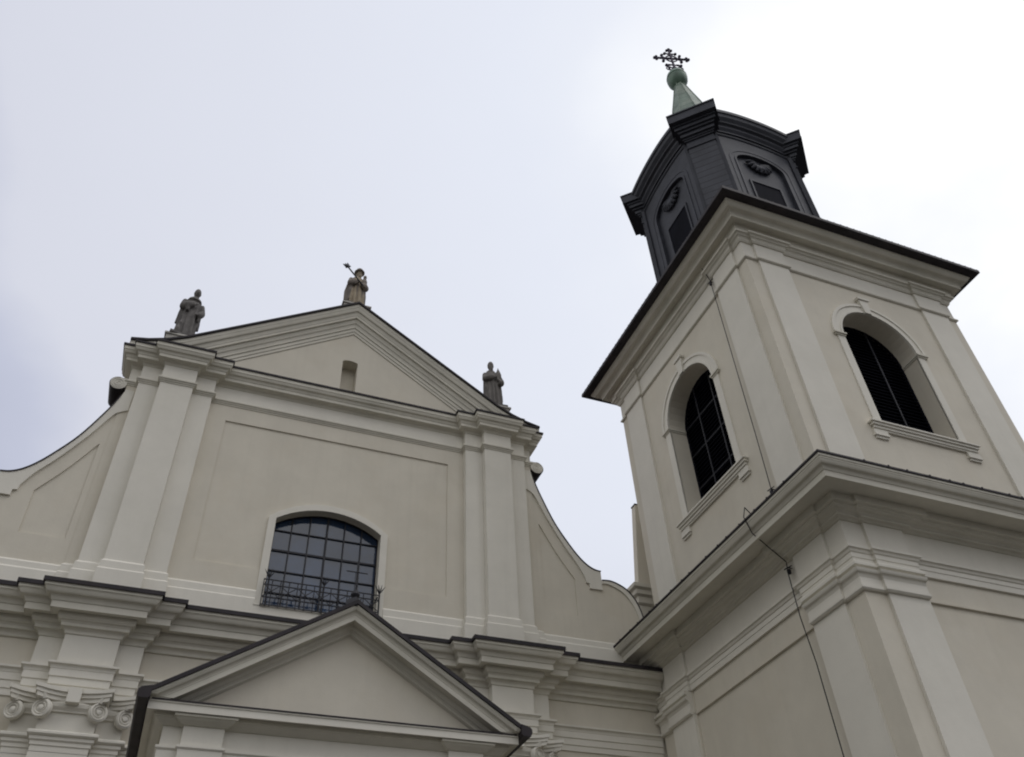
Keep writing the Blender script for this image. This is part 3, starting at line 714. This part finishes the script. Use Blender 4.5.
    mb.build('cornice_block', SLATE, lan)
# dark dome and copper spire
m = MB()
rings = []
for a, b, z in ((2.85, 1.85, 31.35), (2.75, 1.75, 31.75), (2.2, 1.25, 32.6), (1.6, 0.85, 33.7), (1.15, 0.58, 34.9), (1.0, 0.45, 35.6)):
    rings.append([(x, y, z) for x, y in octo(a, b)])
m.loops(rings, True, True); m.build('dome', SLATE, tower)
m = MB(); n8 = 8
rings = []
for r, z in ((1.02, 35.5), (0.86, 36.2), (0.69, 37.1), (0.50, 38.0), (0.34, 38.8), (0.21, 39.35)):
    rings.append([(CX+r*math.cos(math.pi/8+2*math.pi*k/8), CY+r*math.sin(math.pi/8+2*math.pi*k/8), z) for k in range(8)])
m.loops(rings, True, True)
for k in range(8):
    a = math.pi/8+2*math.pi*k/8
    m.tube([(CX+r*1.01*math.cos(a), CY+r*1.01*math.sin(a), z) for r, z in ((1.02, 35.5), (0.86, 36.2), (0.69, 37.1), (0.50, 38.0), (0.34, 38.8), (0.21, 39.35))], 0.028, 6)
m.build('spire', COPPER, tower)
m = MB(); m.lathe([(0.17, 39.25), (0.24, 39.32), (0.37, 39.44), (0.47, 39.68), (0.50, 39.93), (0.47, 39.96), (0.47, 40.0), (0.50, 40.03), (0.45, 40.25), (0.32, 40.42), (0.16, 40.52), (0.09, 40.6), (0.06, 40.7)], (CX, CY, 0), 28)
m.build('orb', COPPERB, tower, True)
# wrought iron cross with trefoil arm ends, diagonal rays and scrolls at the foot
m = MB(); th = R(-16); dx = Vector((math.cos(th), math.sin(th), 0)); dz = Vector((0, 0, 1)); dn = dx.cross(dz)
c0 = Vector((CX+0.10, CY, 42.10)); CS = 0.92
def bar(a, b, r=0.045): m.tube([c0+dx*a[0]*CS+dz*a[1], c0+dx*b[0]*CS+dz*b[1]], r, 8)
def blob(a, r=0.09):
    p = c0+dx*a[0]*CS+dz*a[1]
    m.lathe([(0.01, -r), (r*0.7, -r*0.7), (r, 0), (r*0.7, r*0.7), (0.01, r)], p, 10)
def ringc(a, r, t=0.03): m.tube([c0+dx*(a[0]*CS+r*math.cos(2*math.pi*k/14))+dz*(a[1]+r*math.sin(2*math.pi*k/14)) for k in range(14)], t, 6, True)
bar((0, -1.6), (0, 0.85), 0.06)
for s_ in (-1, 1): ringc((s_*0.30, -1.02), 0.15, 0.03)
bar((-0.85, 0), (0.85, 0), 0.06)
for sx_, sz_ in ((1, 0), (-1, 0), (0, 1)):
    e_ = (sx_*0.84, sz_*0.84)
    blob((e_[0]+sx_*0.10, e_[1]+sz_*0.10)); pxy = (sz_, sx_)
    blob((e_[0]+pxy[0]*0.12, e_[1]+pxy[1]*0.12), 0.08); blob((e_[0]-pxy[0]*0.12, e_[1]-pxy[1]*0.12), 0.08)
    for s_ in (-1, 1):
        ctr = (sx_*0.5, sz_*0.5)
        bar(ctr, (ctr[0]+pxy[0]*s_*0.26, ctr[1]+pxy[1]*s_*0.26), 0.035); blob((ctr[0]+pxy[0]*s_*0.30, ctr[1]+pxy[1]*s_*0.30), 0.085)
        bar((ctr[0]*0.55, ctr[1]*0.55), (ctr[0]+pxy[0]*s_*0.2, ctr[1]+pxy[1]*s_*0.2), 0.028)
ringc((0, 0), 0.30, 0.035)
for s_ in (-1, 1):
    ringc((s_*0.22, -0.78), 0.17); ringc((s_*0.16, -1.05), 0.12, 0.025); blob((s_*0.40, -0.70), 0.085); blob((s_*0.30, -0.98), 0.06)
    bar((s_*0.36, -0.78), (0, -0.6), 0.03)
m.build('cross', PURPLE, tower, True)

# ================================================================== PORCH
PY = 16.08; PCX = 3.17; PH = 3.08        # front wall plane, axis, half width of the wall
porch = thing('porch', 'projecting cream porch with a triangular pediment and dark roof edge below the arched church window', 'porch', (PCX, PY, 0))
m = MB()
m.plate([(PCX-PH, 0), (PCX-1.1, 0), (PCX-1.1, 3.6), (PCX+1.1, 3.6), (PCX+1.1, 0), (PCX+PH, 0), (PCX+PH, 7.66), (PCX, 9.62), (PCX-PH, 7.66)], [], XZ, PY, PY+0.5)
m.box(PCX-PH, PCX-PH+0.5, PY+0.5, Y0-0.0, 0, 7.6); m.box(PCX+PH-0.5, PCX+PH, PY+0.5, Y0-0.0, 0, 7.6)
m.build('porch_wall', WALL, porch)
m = MB(); m.box(PCX-1.12, PCX+1.12, PY+0.3, PY+0.4, 0.01, 3.58)
for s_ in (-1, 1):
    for z in (0.3, 1.4, 2.5): m.box(PCX+s_*0.55-0.38, PCX+s_*0.55+0.38, PY+0.27, PY+0.31, z, z+0.9)
m.build('door', WOOD, porch)
PPL = [(PCX-PH, Y0-0.55), (PCX-PH, PY), (PCX-PH+0.33, PY), (PCX-PH+0.33, PY-0.10), (PCX-PH+1.00, PY-0.10), (PCX-PH+1.00, PY), (PCX+PH-1.00, PY), (PCX+PH-1.00, PY-0.10), (PCX+PH-0.33, PY-0.10), (PCX+PH-0.33, PY), (PCX+PH, PY), (PCX+PH, Y0-0.55)]
m = MB(); sweep(m, PPL, [(-0.05, 7.50), (0.012, 7.50), (0.012, 7.10), (-0.05, 7.10)]); m.build('frieze', TRIM, porch)
m = MB(); sweep(m, PPL, [(-0.05, 7.12), (0.07, 7.12), (0.07, 7.08), (0.04, 7.05), (0.03, 6.9), (0.015, 6.89), (0.015, 6.76), (-0.05, 6.76)]); m.build('architrave', TRIM, porch)
for s_ in (-1, 1):
    m = MB(); x = PCX+s_*(PH-0.665); m.box(x-0.33, x+0.33, PY-0.09, PY+0.01, 0, 6.77); m.build('porch_pilaster', TRIM, porch)
m = MB(); sweep(m, PPL, [(-0.05, 7.60), (0.20, 7.60), (0.20, 7.56), (0.17, 7.55), (0.14, 7.52), (0.05, 7.46), (-0.05, 7.45)]); m.build('bed_moulding', MOULD, porch)
PSQ = [(PCX-PH, Y0-0.72), (PCX-PH, PY), (PCX+PH, PY), (PCX+PH, Y0-0.72)]
m = MB(); sweep(m, PSQ, [(-0.05, 7.76), (0.36, 7.76), (0.36, 7.735), (0.34, 7.73), (0.34, 7.605), (0.325, 7.60), (0.325, 7.612), (0.19, 7.64), (0.19, 7.58), (-0.05, 7.58)]); m.build('cornice', TRIM, porch)
m = MB(); m.box(PCX-PH-0.30, PCX+PH+0.30, PY-0.375, PY+0.02, 7.76, 7.785); m.build('ledge_flashing', LEAD, porch)
# raking cornice and roof
PR = [(PCX-3.53, 7.84), (PCX, 10.06), (PCX+3.53, 7.84)]
pp = [(-0.1, 0.0), (0.50, 0.0), (0.50, 0.06)]+S_curve(0.49, 0.07, 0.40, 0.20, 6)+[(0.395, 0.215), (0.395, 0.24), (0.385, 0.245), (0.385, 0.40), (0.37, 0.405), (0.36, 0.385), (0.17, 0.375), (0.16, 0.44)]+S_curve(0.15, 0.45, 0.08, 0.54, 5)+[(0.07, 0.55), (0.07, 0.60), (0.02, 0.64), (-0.1, 0.64)]
m = MB(); rake(m, [(PCX-3.47, 7.80), (PCX, 9.98), (PCX+3.47, 7.80)], [(o, d*0.70) for o, d in pp], PY, 7.81)
m.build('raking_cornice', MOULD, porch)
m = MB(); rake(m, PR, [(0.54, -0.01), (0.54, 0.075), (0.515, 0.078), (0.51, 0.07), (-3.9, 0.07), (-3.9, -0.01)], PY); m.build('porch_roof', LEAD, porch)
# eaves gutters along both sides
for s_ in (-1, 1):
    m = MB(); x = PCX+s_*3.53
    m.plate([(-0.12, 7.925), (0.05, 7.885), (0.10, 7.84), (0.105, 7.77), (0.07, 7.70), (-0.08, 7.70), (-0.12, 7.74)], [], lambda u, v, w: (x+s_*u, w, v), PY-0.555, Y0-0.72)
    m.build('gutter', LEAD, porch)
# side soffit moulding
for s_ in (-1, 1):
    m = MB(); x0, x1 = sorted((PCX+s_*PH, PCX+s_*3.46))
    m.box(x0, x1, PY-0.37, Y0-0.72, 7.768, 7.80); m.build('soffit', MOULD, porch)
# finial cross on a ball
m = MB(); fx, fy, fz = PCX-0.03, PY-0.35, 10.06
m.lathe([(0.19, -0.12), (0.17, 0.03), (0.13, 0.10), (0.06, 0.12)], (fx, fy, fz), 4)
m.lathe([(0.03, 0.10), (0.07, 0.13), (0.095, 0.20), (0.07, 0.27), (0.02, 0.30)], (fx, fy, fz), 14)
m.tube([(fx, fy, fz+0.28), (fx, fy, fz+0.92)], 0.013, 6); m.tube([(fx-0.22, fy, fz+0.72), (fx+0.22, fy, fz+0.72)], 0.012, 6)
m.tube([(fx-0.03, fy, fz+0.28), (fx-0.03, fy, fz+0.72)], 0.007, 5)
m.build('finial_cross', IRON, porch, True)

# ================================================================== STATUES
def remeshed(mb, name, mt, parent, voxel=0.02, smooth_it=2):
    o = mb.build(name+'_raw', mt)
    r = o.modifiers.new('r', 'REMESH'); r.mode = 'VOXEL'; r.voxel_size = voxel
    s = o.modifiers.new('s', 'SMOOTH'); s.iterations = smooth_it; s.factor = 0.5
    dg = bpy.context.evaluated_depsgraph_get(); dg.update()
    me = bpy.data.meshes.new_from_object(o.evaluated_get(dg)); me.name = name
    for p in me.polygons: p.use_smooth = True
    n = bpy.data.objects.new(name, me); COL.objects.link(n); n.parent = parent
    old = o.data; bpy.data.objects.remove(o); bpy.data.meshes.remove(old)
    return n
def ell(mb, c, r, rotz=0.0, n=16):
    rings = []
    for i in range(1, 9):
        a = -math.pi/2+math.pi*i/9
        ring = []
        for k in range(n):
            t = 2*math.pi*k/n
            x, y, z = r[0]*math.cos(a)*math.cos(t), r[1]*math.cos(a)*math.sin(t), r[2]*math.sin(a)
            ring.append((c[0]+x*math.cos(rotz)-y*math.sin(rotz), c[1]+x*math.sin(rotz)+y*math.cos(rotz), c[2]+z))
        rings.append(ring)
    mb.loops(rings, True, True)
def robe(mb, levels, nf=11, amp=0.06, ph=0.0, n=66):
    """draped body: (z, cx, cy, rx, ry, fold) rings"""
    rings = []
    for z, cx_, cy_, rx, ry, fa in levels:
        ring = []
        for k in range(n):
            t = 2*math.pi*k/n
            f = 1+1.7*fa*amp*(math.sin(nf*t+ph+0.5*math.sin(3*t))+0.5*math.sin(2*nf*t*0.73+1.3+ph))
            ring.append((cx_+rx*f*math.cos(t), cy_+ry*f*math.sin(t), z))
        rings.append(ring)
    mb.loops(rings, True, True)
def head(mb, c, r=0.12, beard=0.0, hair=True):
    ell(mb, c, (r*0.82, r*0.95, r*1.15))
    mb.tube([(c[0], c[1]+0.02, c[2]-r*1.9), (c[0], c[1], c[2]-r*0.6)], [0.075, 0.06], 10)
    mb.tube([(c[0], c[1]-r*0.9, c[2]+0.03), (c[0], c[1]-r*1.13, c[2]-0.035)], [0.018, 0.028], 6)          # nose
    mb.tube([(c[0]-0.05, c[1]-r*0.88, c[2]+0.035), (c[0]+0.05, c[1]-r*0.88, c[2]+0.035)], 0.018, 6)        # brow
    mb.tube([(c[0]-0.03, c[1]-r*0.86, c[2]-0.062), (c[0]+0.03, c[1]-r*0.86, c[2]-0.062)], 0.014, 6)        # lips
    for s_ in (-1, 1): ell(mb, (c[0]+s_*r*0.84, c[1]+0.01, c[2]), (0.02, 0.03, 0.04), n=8)               # ears
    if hair: ell(mb, (c[0], c[1]+0.025, c[2]+0.025), (r*0.92, r*0.97, r*1.12))
    if beard: ell(mb, (c[0], c[1]-r*0.70, c[2]-r*0.95), (r*0.55, r*0.42, beard))
def hand(mb, c, d, s=1.0):
    c = Vector(c); d = Vector(d).normalized(); sd_ = d.cross(Vector((0, -1, 0.2))).normalized()
    mb.tube([c, c+d*0.05*s, c+d*0.09*s], [0.035*s, 0.045*s, 0.035*s], 8)
    for q, L_ in ((-1.5, 0.07), (-0.5, 0.085), (0.5, 0.08), (1.5, 0.06)):
        b = c+d*0.085*s+sd_*0.017*q*s; mb.tube([b, b+d*L_*0.6*s, b+d*L_*s+Vector((0, 0.02, 0))], [0.013*s, 0.012*s, 0.008*s], 6)
    mb.tube([c+d*0.03*s+sd_*0.035*s, c+d*0.08*s+sd_*0.06*s], [0.014*s, 0.01*s], 6)

def statue_root(label, loc, rz):
    o = thing('statue', label, 'statue', loc, 'stone saints on the gable'); o.rotation_euler.z = rz; return o

# left: monk in habit, head bowed, arm folded across the chest
ST = (-1.86, 20.13, 20.12)
s1 = statue_root('grey stone monk statue with bowed bare head above the left pilasters of the gable', ST, R(12))
m = MB()
robe(m, [(0.0, 0, 0, 0.37, 0.29, 1), (0.05, 0, 0, 0.38, 0.30, 1.2), (0.35, -0.01, 0, 0.35, 0.27, 1.2), (0.75, 0, 0.01, 0.335, 0.25, 1.0), (1.05, 0.02, 0.02, 0.33, 0.23, 0.7), (1.30, 0.02, 0.03, 0.325, 0.21, 0.4), (1.45, 0.02, 0.04, 0.27, 0.18, 0.2), (1.55, 0.02, 0.03, 0.15, 0.13, 0)], 10, 0.07)
robe(m, [(0.55, 0.02, 0.08, 0.40, 0.26, 1.2), (0.95, 0.02, 0.07, 0.39, 0.25, 1), (1.28, 0.02, 0.06, 0.37, 0.23, 0.6), (1.47, 0.02, 0.05, 0.27, 0.19, 0.2), (1.56, 0.02, 0.04, 0.16, 0.15, 0)], 8, 0.06, 1.0)     # cloak
robe(m, [(1.44, 0.02, 0.0, 0.30, 0.23, .4), (1.52, 0.02, 0.01, 0.24, 0.2, .4), (1.60, 0.02, 0.02, 0.14, 0.14, 0)], 7, 0.05)          # cowl
head(m, (0.04, -0.09, 1.73), 0.145)
m.tube([(-0.30, 0.0, 1.36), (-0.36, -0.10, 1.12), (-0.22, -0.26, 1.10), (0.02, -0.30, 1.18)], [0.12, 0.125, 0.12, 0.085], 10)
m.tube([(-0.20, -0.26, 1.06), (-0.18, -0.28, 0.90)], [0.10, 0.05], 8)                                              # hanging sleeve
hand(m, (0.02, -0.30, 1.18), (0.9, -0.1, 0.35))
m.tube([(0.33, 0.0, 1.36), (0.41, -0.06, 1.08), (0.33, -0.22, 0.92), (0.24, -0.29, 0.86)], [0.12, 0.12, 0.12, 0.08], 10)
m.tube([(0.33, -0.2, 0.88), (0.31, -0.22, 0.66)], [0.09, 0.04], 8)
hand(m, (0.24, -0.29, 0.86), (-0.8, -0.2, -0.1))
m.tube([(-0.30, -0.20, 0.0), (-0.31, -0.22, 0.22), (-0.28, -0.2, 0.40)], [0.09, 0.10, 0.05], 8)                        # small attribute at the foot
ell(m, (-0.28, -0.22, 0.44), (0.06, 0.06, 0.08))
f_ = remeshed(m, 'figure', STONE1, s1); f_.scale = (0.80, 0.86, 1.18)
m = MB(); m.box(-0.44, 0.44, -0.34, 0.36, -0.06, 0.02); b_ = m.build('base', STONE1); b_.parent = s1
# top: hatted figure holding a child and a long staff
ST = (3.12, 20.20, 23.34)
s2 = statue_root('ochre stone saint with hat, child in arm and slanted iron staff on the gable top', ST, R(8))
m = MB()
robe(m, [(0.0, 0, 0, 0.33, 0.26, 1), (0.3, 0, 0, 0.32, 0.25, 1.2), (0.7, 0, 0, 0.29, 0.23, 1), (1.0, 0, 0.01, 0.26, 0.2, 0.6), (1.28, 0, 0.02, 0.29, 0.19, 0.3), (1.42, 0, 0.02, 0.22, 0.16, 0.1), (1.50, 0, 0.02, 0.12, 0.12, 0)], 9, 0.08, 0.4)
hd = m; m = MB()
robe(m, [(0.35, 0.0, 0.08, 0.40, 0.24, 1.2), (0.72, -0.01, 0.07, 0.42, 0.25, 1), (1.05, 0, 0.06, 0.38, 0.23, 0.8), (1.30, 0, 0.05, 0.33, 0.2, 0.4), (1.43, 0, 0.04, 0.22, 0.17, 0)], 8, 0.07, 2.0)
head(hd, (0.03, -0.03, 1.64), 0.14, beard=0.10)
hat = MB(); hat.lathe([(0.0, 1.705), (0.21, 1.705), (0.225, 1.74), (0.16, 1.775), (0.15, 1.85), (0.09, 1.895), (0.0, 1.90)], (0.03, -0.02, 0), 18)
m.tube([(-0.28, 0.0, 1.30), (-0.36, -0.10, 1.05), (-0.18, -0.24, 1.02), (-0.04, -0.28, 1.08)], [0.11, 0.12, 0.10, 0.07], 10)
hand(hd, (-0.05, -0.28, 1.07), (0.8, -0.3, 0.3))
m.tube([(0.28, 0.0, 1.30), (0.36, -0.10, 1.02), (0.24, -0.26, 0.96), (0.10, -0.3, 0.98)], [0.11, 0.12, 0.11, 0.08], 10)
hand(hd, (0.10, -0.30, 0.98), (-0.8, -0.2, 0.1))
robe(m, [(0.98, 0.22, -0.22, 0.10, 0.10, .5), (1.18, 0.22, -0.22, 0.12, 0.11, .5), (1.32, 0.22, -0.2, 0.09, 0.08, 0)], 7, 0.05)       # the child
ell(m, (0.23, -0.22, 1.42), (0.075, 0.08, 0.09))
for b__, n__, t__ in ((hd, 'figure', STONE2), (m, 'cloak', STONE4), (hat, 'hat', STONE4)):
    f_ = remeshed(b__, n__, t__, s2); f_.scale = (0.84, 0.88, 1.10)
m = MB(); a = Vector((0.12, -0.31, 0.98)); b = Vector((-0.50, -0.31, 1.66)); d = (b-a).normalized(); q = Vector((d.z, 0, -d.x))
m.tube([a, b], 0.026, 8)
for s_ in (-1, 0, 1): m.tube([b, b+d*0.06+q*s_*0.06, b+d*0.17+q*s_*0.10], [0.03, 0.04, 0.012], 8)
for s_ in (-1, 1): m.tube([b-d*0.02, b+q*s_*0.10], [0.02, 0.03], 8)
st = m.build('staff', IRON); st.parent = s2
m = MB(); m.box(-0.40, 0.40, -0.30, 0.34, -0.06, 0.02); b_ = m.build('base', STONE3); b_.parent = s2
# right: bearded robed saint carrying a small pointed model on his left arm
ST = (8.07, 20.13, 20.14)
s3 = statue_root('brown stone bearded saint statue carrying a small pointed object above the right pilasters', ST, R(-4))
m = MB()
robe(m, [(0.0, 0, 0, 0.35, 0.27, 1), (0.05, 0, 0, 0.355, 0.28, 1.2), (0.4, 0, 0, 0.335, 0.26, 1.3), (0.8, -0.01, 0.0, 0.31, 0.24, 1), (1.05, -0.02, 0.01, 0.30, 0.22, 0.6), (1.28, -0.03, 0.02, 0.29, 0.2, 0.3), (1.42, -0.04, 0.02, 0.22, 0.17, 0.1), (1.50, -0.05, 0.02, 0.12, 0.12, 0)], 11, 0.075, 0.8)
robe(m, [(0.3, 0.05, 0.07, 0.36, 0.25, 1.1), (0.8, 0.03, 0.07, 0.35, 0.24, 1), (1.26, -0.01, 0.06, 0.33, 0.21, 0.4), (1.44, -0.03, 0.05, 0.22, 0.17, 0)], 9, 0.06, 0.2)
head(m, (-0.06, -0.05, 1.67), 0.142, beard=0.13)
m.tube([(-0.30, 0.0, 1.30), (-0.35, -0.10, 1.08), (-0.20, -0.26, 1.06), (-0.02, -0.29, 1.10)], [0.11, 0.115, 0.11, 0.075], 10)
hand(m, (-0.03, -0.29, 1.10), (0.9, -0.1, 0.2))
m.tube([(0.26, 0.0, 1.30), (0.36, -0.06, 1.05), (0.32, -0.22, 0.92), (0.20, -0.28, 0.94)], [0.12, 0.13, 0.12, 0.08], 10)
hand(m, (0.20, -0.28, 0.94), (-0.4, -0.3, 0.5))
m.lathe([(0.10, 0.0), (0.13, 0.1), (0.13, 0.25), (0.09, 0.36), (0.03, 0.48), (0.01, 0.56)], (0.20, -0.20, 0.98), 12)
f_ = remeshed(m, 'figure', STONE3, s3); f_.scale = (0.84, 0.88, 1.16)
m = MB(); m.box(-0.42, 0.42, -0.32, 0.34, -0.07, 0.02); b_ = m.build('base', STONE1); b_.parent = s3
m = MB(); m.tube([(-0.25, 0.1, 0.62), (-0.62, 0.2, 0.32)], 0.018, 6); b_ = m.build('brace', IRON); b_.parent = s3
# pedestals belong to the gable
for (x, y, zt, h, hw) in ((-1.86, 20.16, 20.06, 0.9, 0.44), (3.14, 20.22, 23.28, 0.60, 0.44), (8.10, 20.16, 20.07, 0.9, 0.42)):
    m = MB(); m.box(x-hw, x+hw, y-0.36, y+0.40, zt-h, zt-0.06); m.box(x-hw-0.05, x+hw+0.05, y-0.40, y+0.44, zt-0.06, zt-0.001); m.build('pedestal', PED, church)

# ================================================================== LIGHTNING CABLE
cab = thing('lightning_cable', 'thin black lightning cable running down the left face of the bell tower', 'cable', (TX, 13.45, 0))
m = MB()
xl = BX-0.10
m.tube([(BX-0.30, 13.40, 21.55), (xl, 13.42, 21.1), (xl, 13.44, 18), (xl, 13.46, 15), (xl, 13.49, 13.35), (BX-0.06, 13.49, 12.75), (BX-0.15, 13.40, 12.40), (TX-0.75, 13.30, 12.27), (TX-1.14, 13.14, 12.42), (TX-1.17, 13.22, 12.20), (TX-1.0, 13.28, 11.85), (TX-0.55, 13.38, 11.62), (TX-0.12, 13.44, 11.36), (TX-0.16, 13.44, 11.1), (TX-0.17, 13.45, 10.0), (TX-0.09, 13.46, 9.0), (TX-0.09, 13.47, 6.0), (TX-0.09, 13.47, 0.1)], 0.013, 6)
m.build('cable', IRON, cab)
for y, z in ((13.43, 21.05), (13.49, 13.45), (13.45, 11.22)):
    m = MB(); x = (BX if z > 12 else TX)
    m.tube([(x+0.07, y, z), (x-0.12, y, z)], 0.016, 6); m.tube([(x-0.11, y-0.13, z-0.02), (x-0.11, y+0.13, z+0.02)], 0.014, 6); m.box(x-0.14, x-0.08, y-0.035, y+0.035, z-0.16, z-0.05)
    m.build('bracket', IRON, cab)
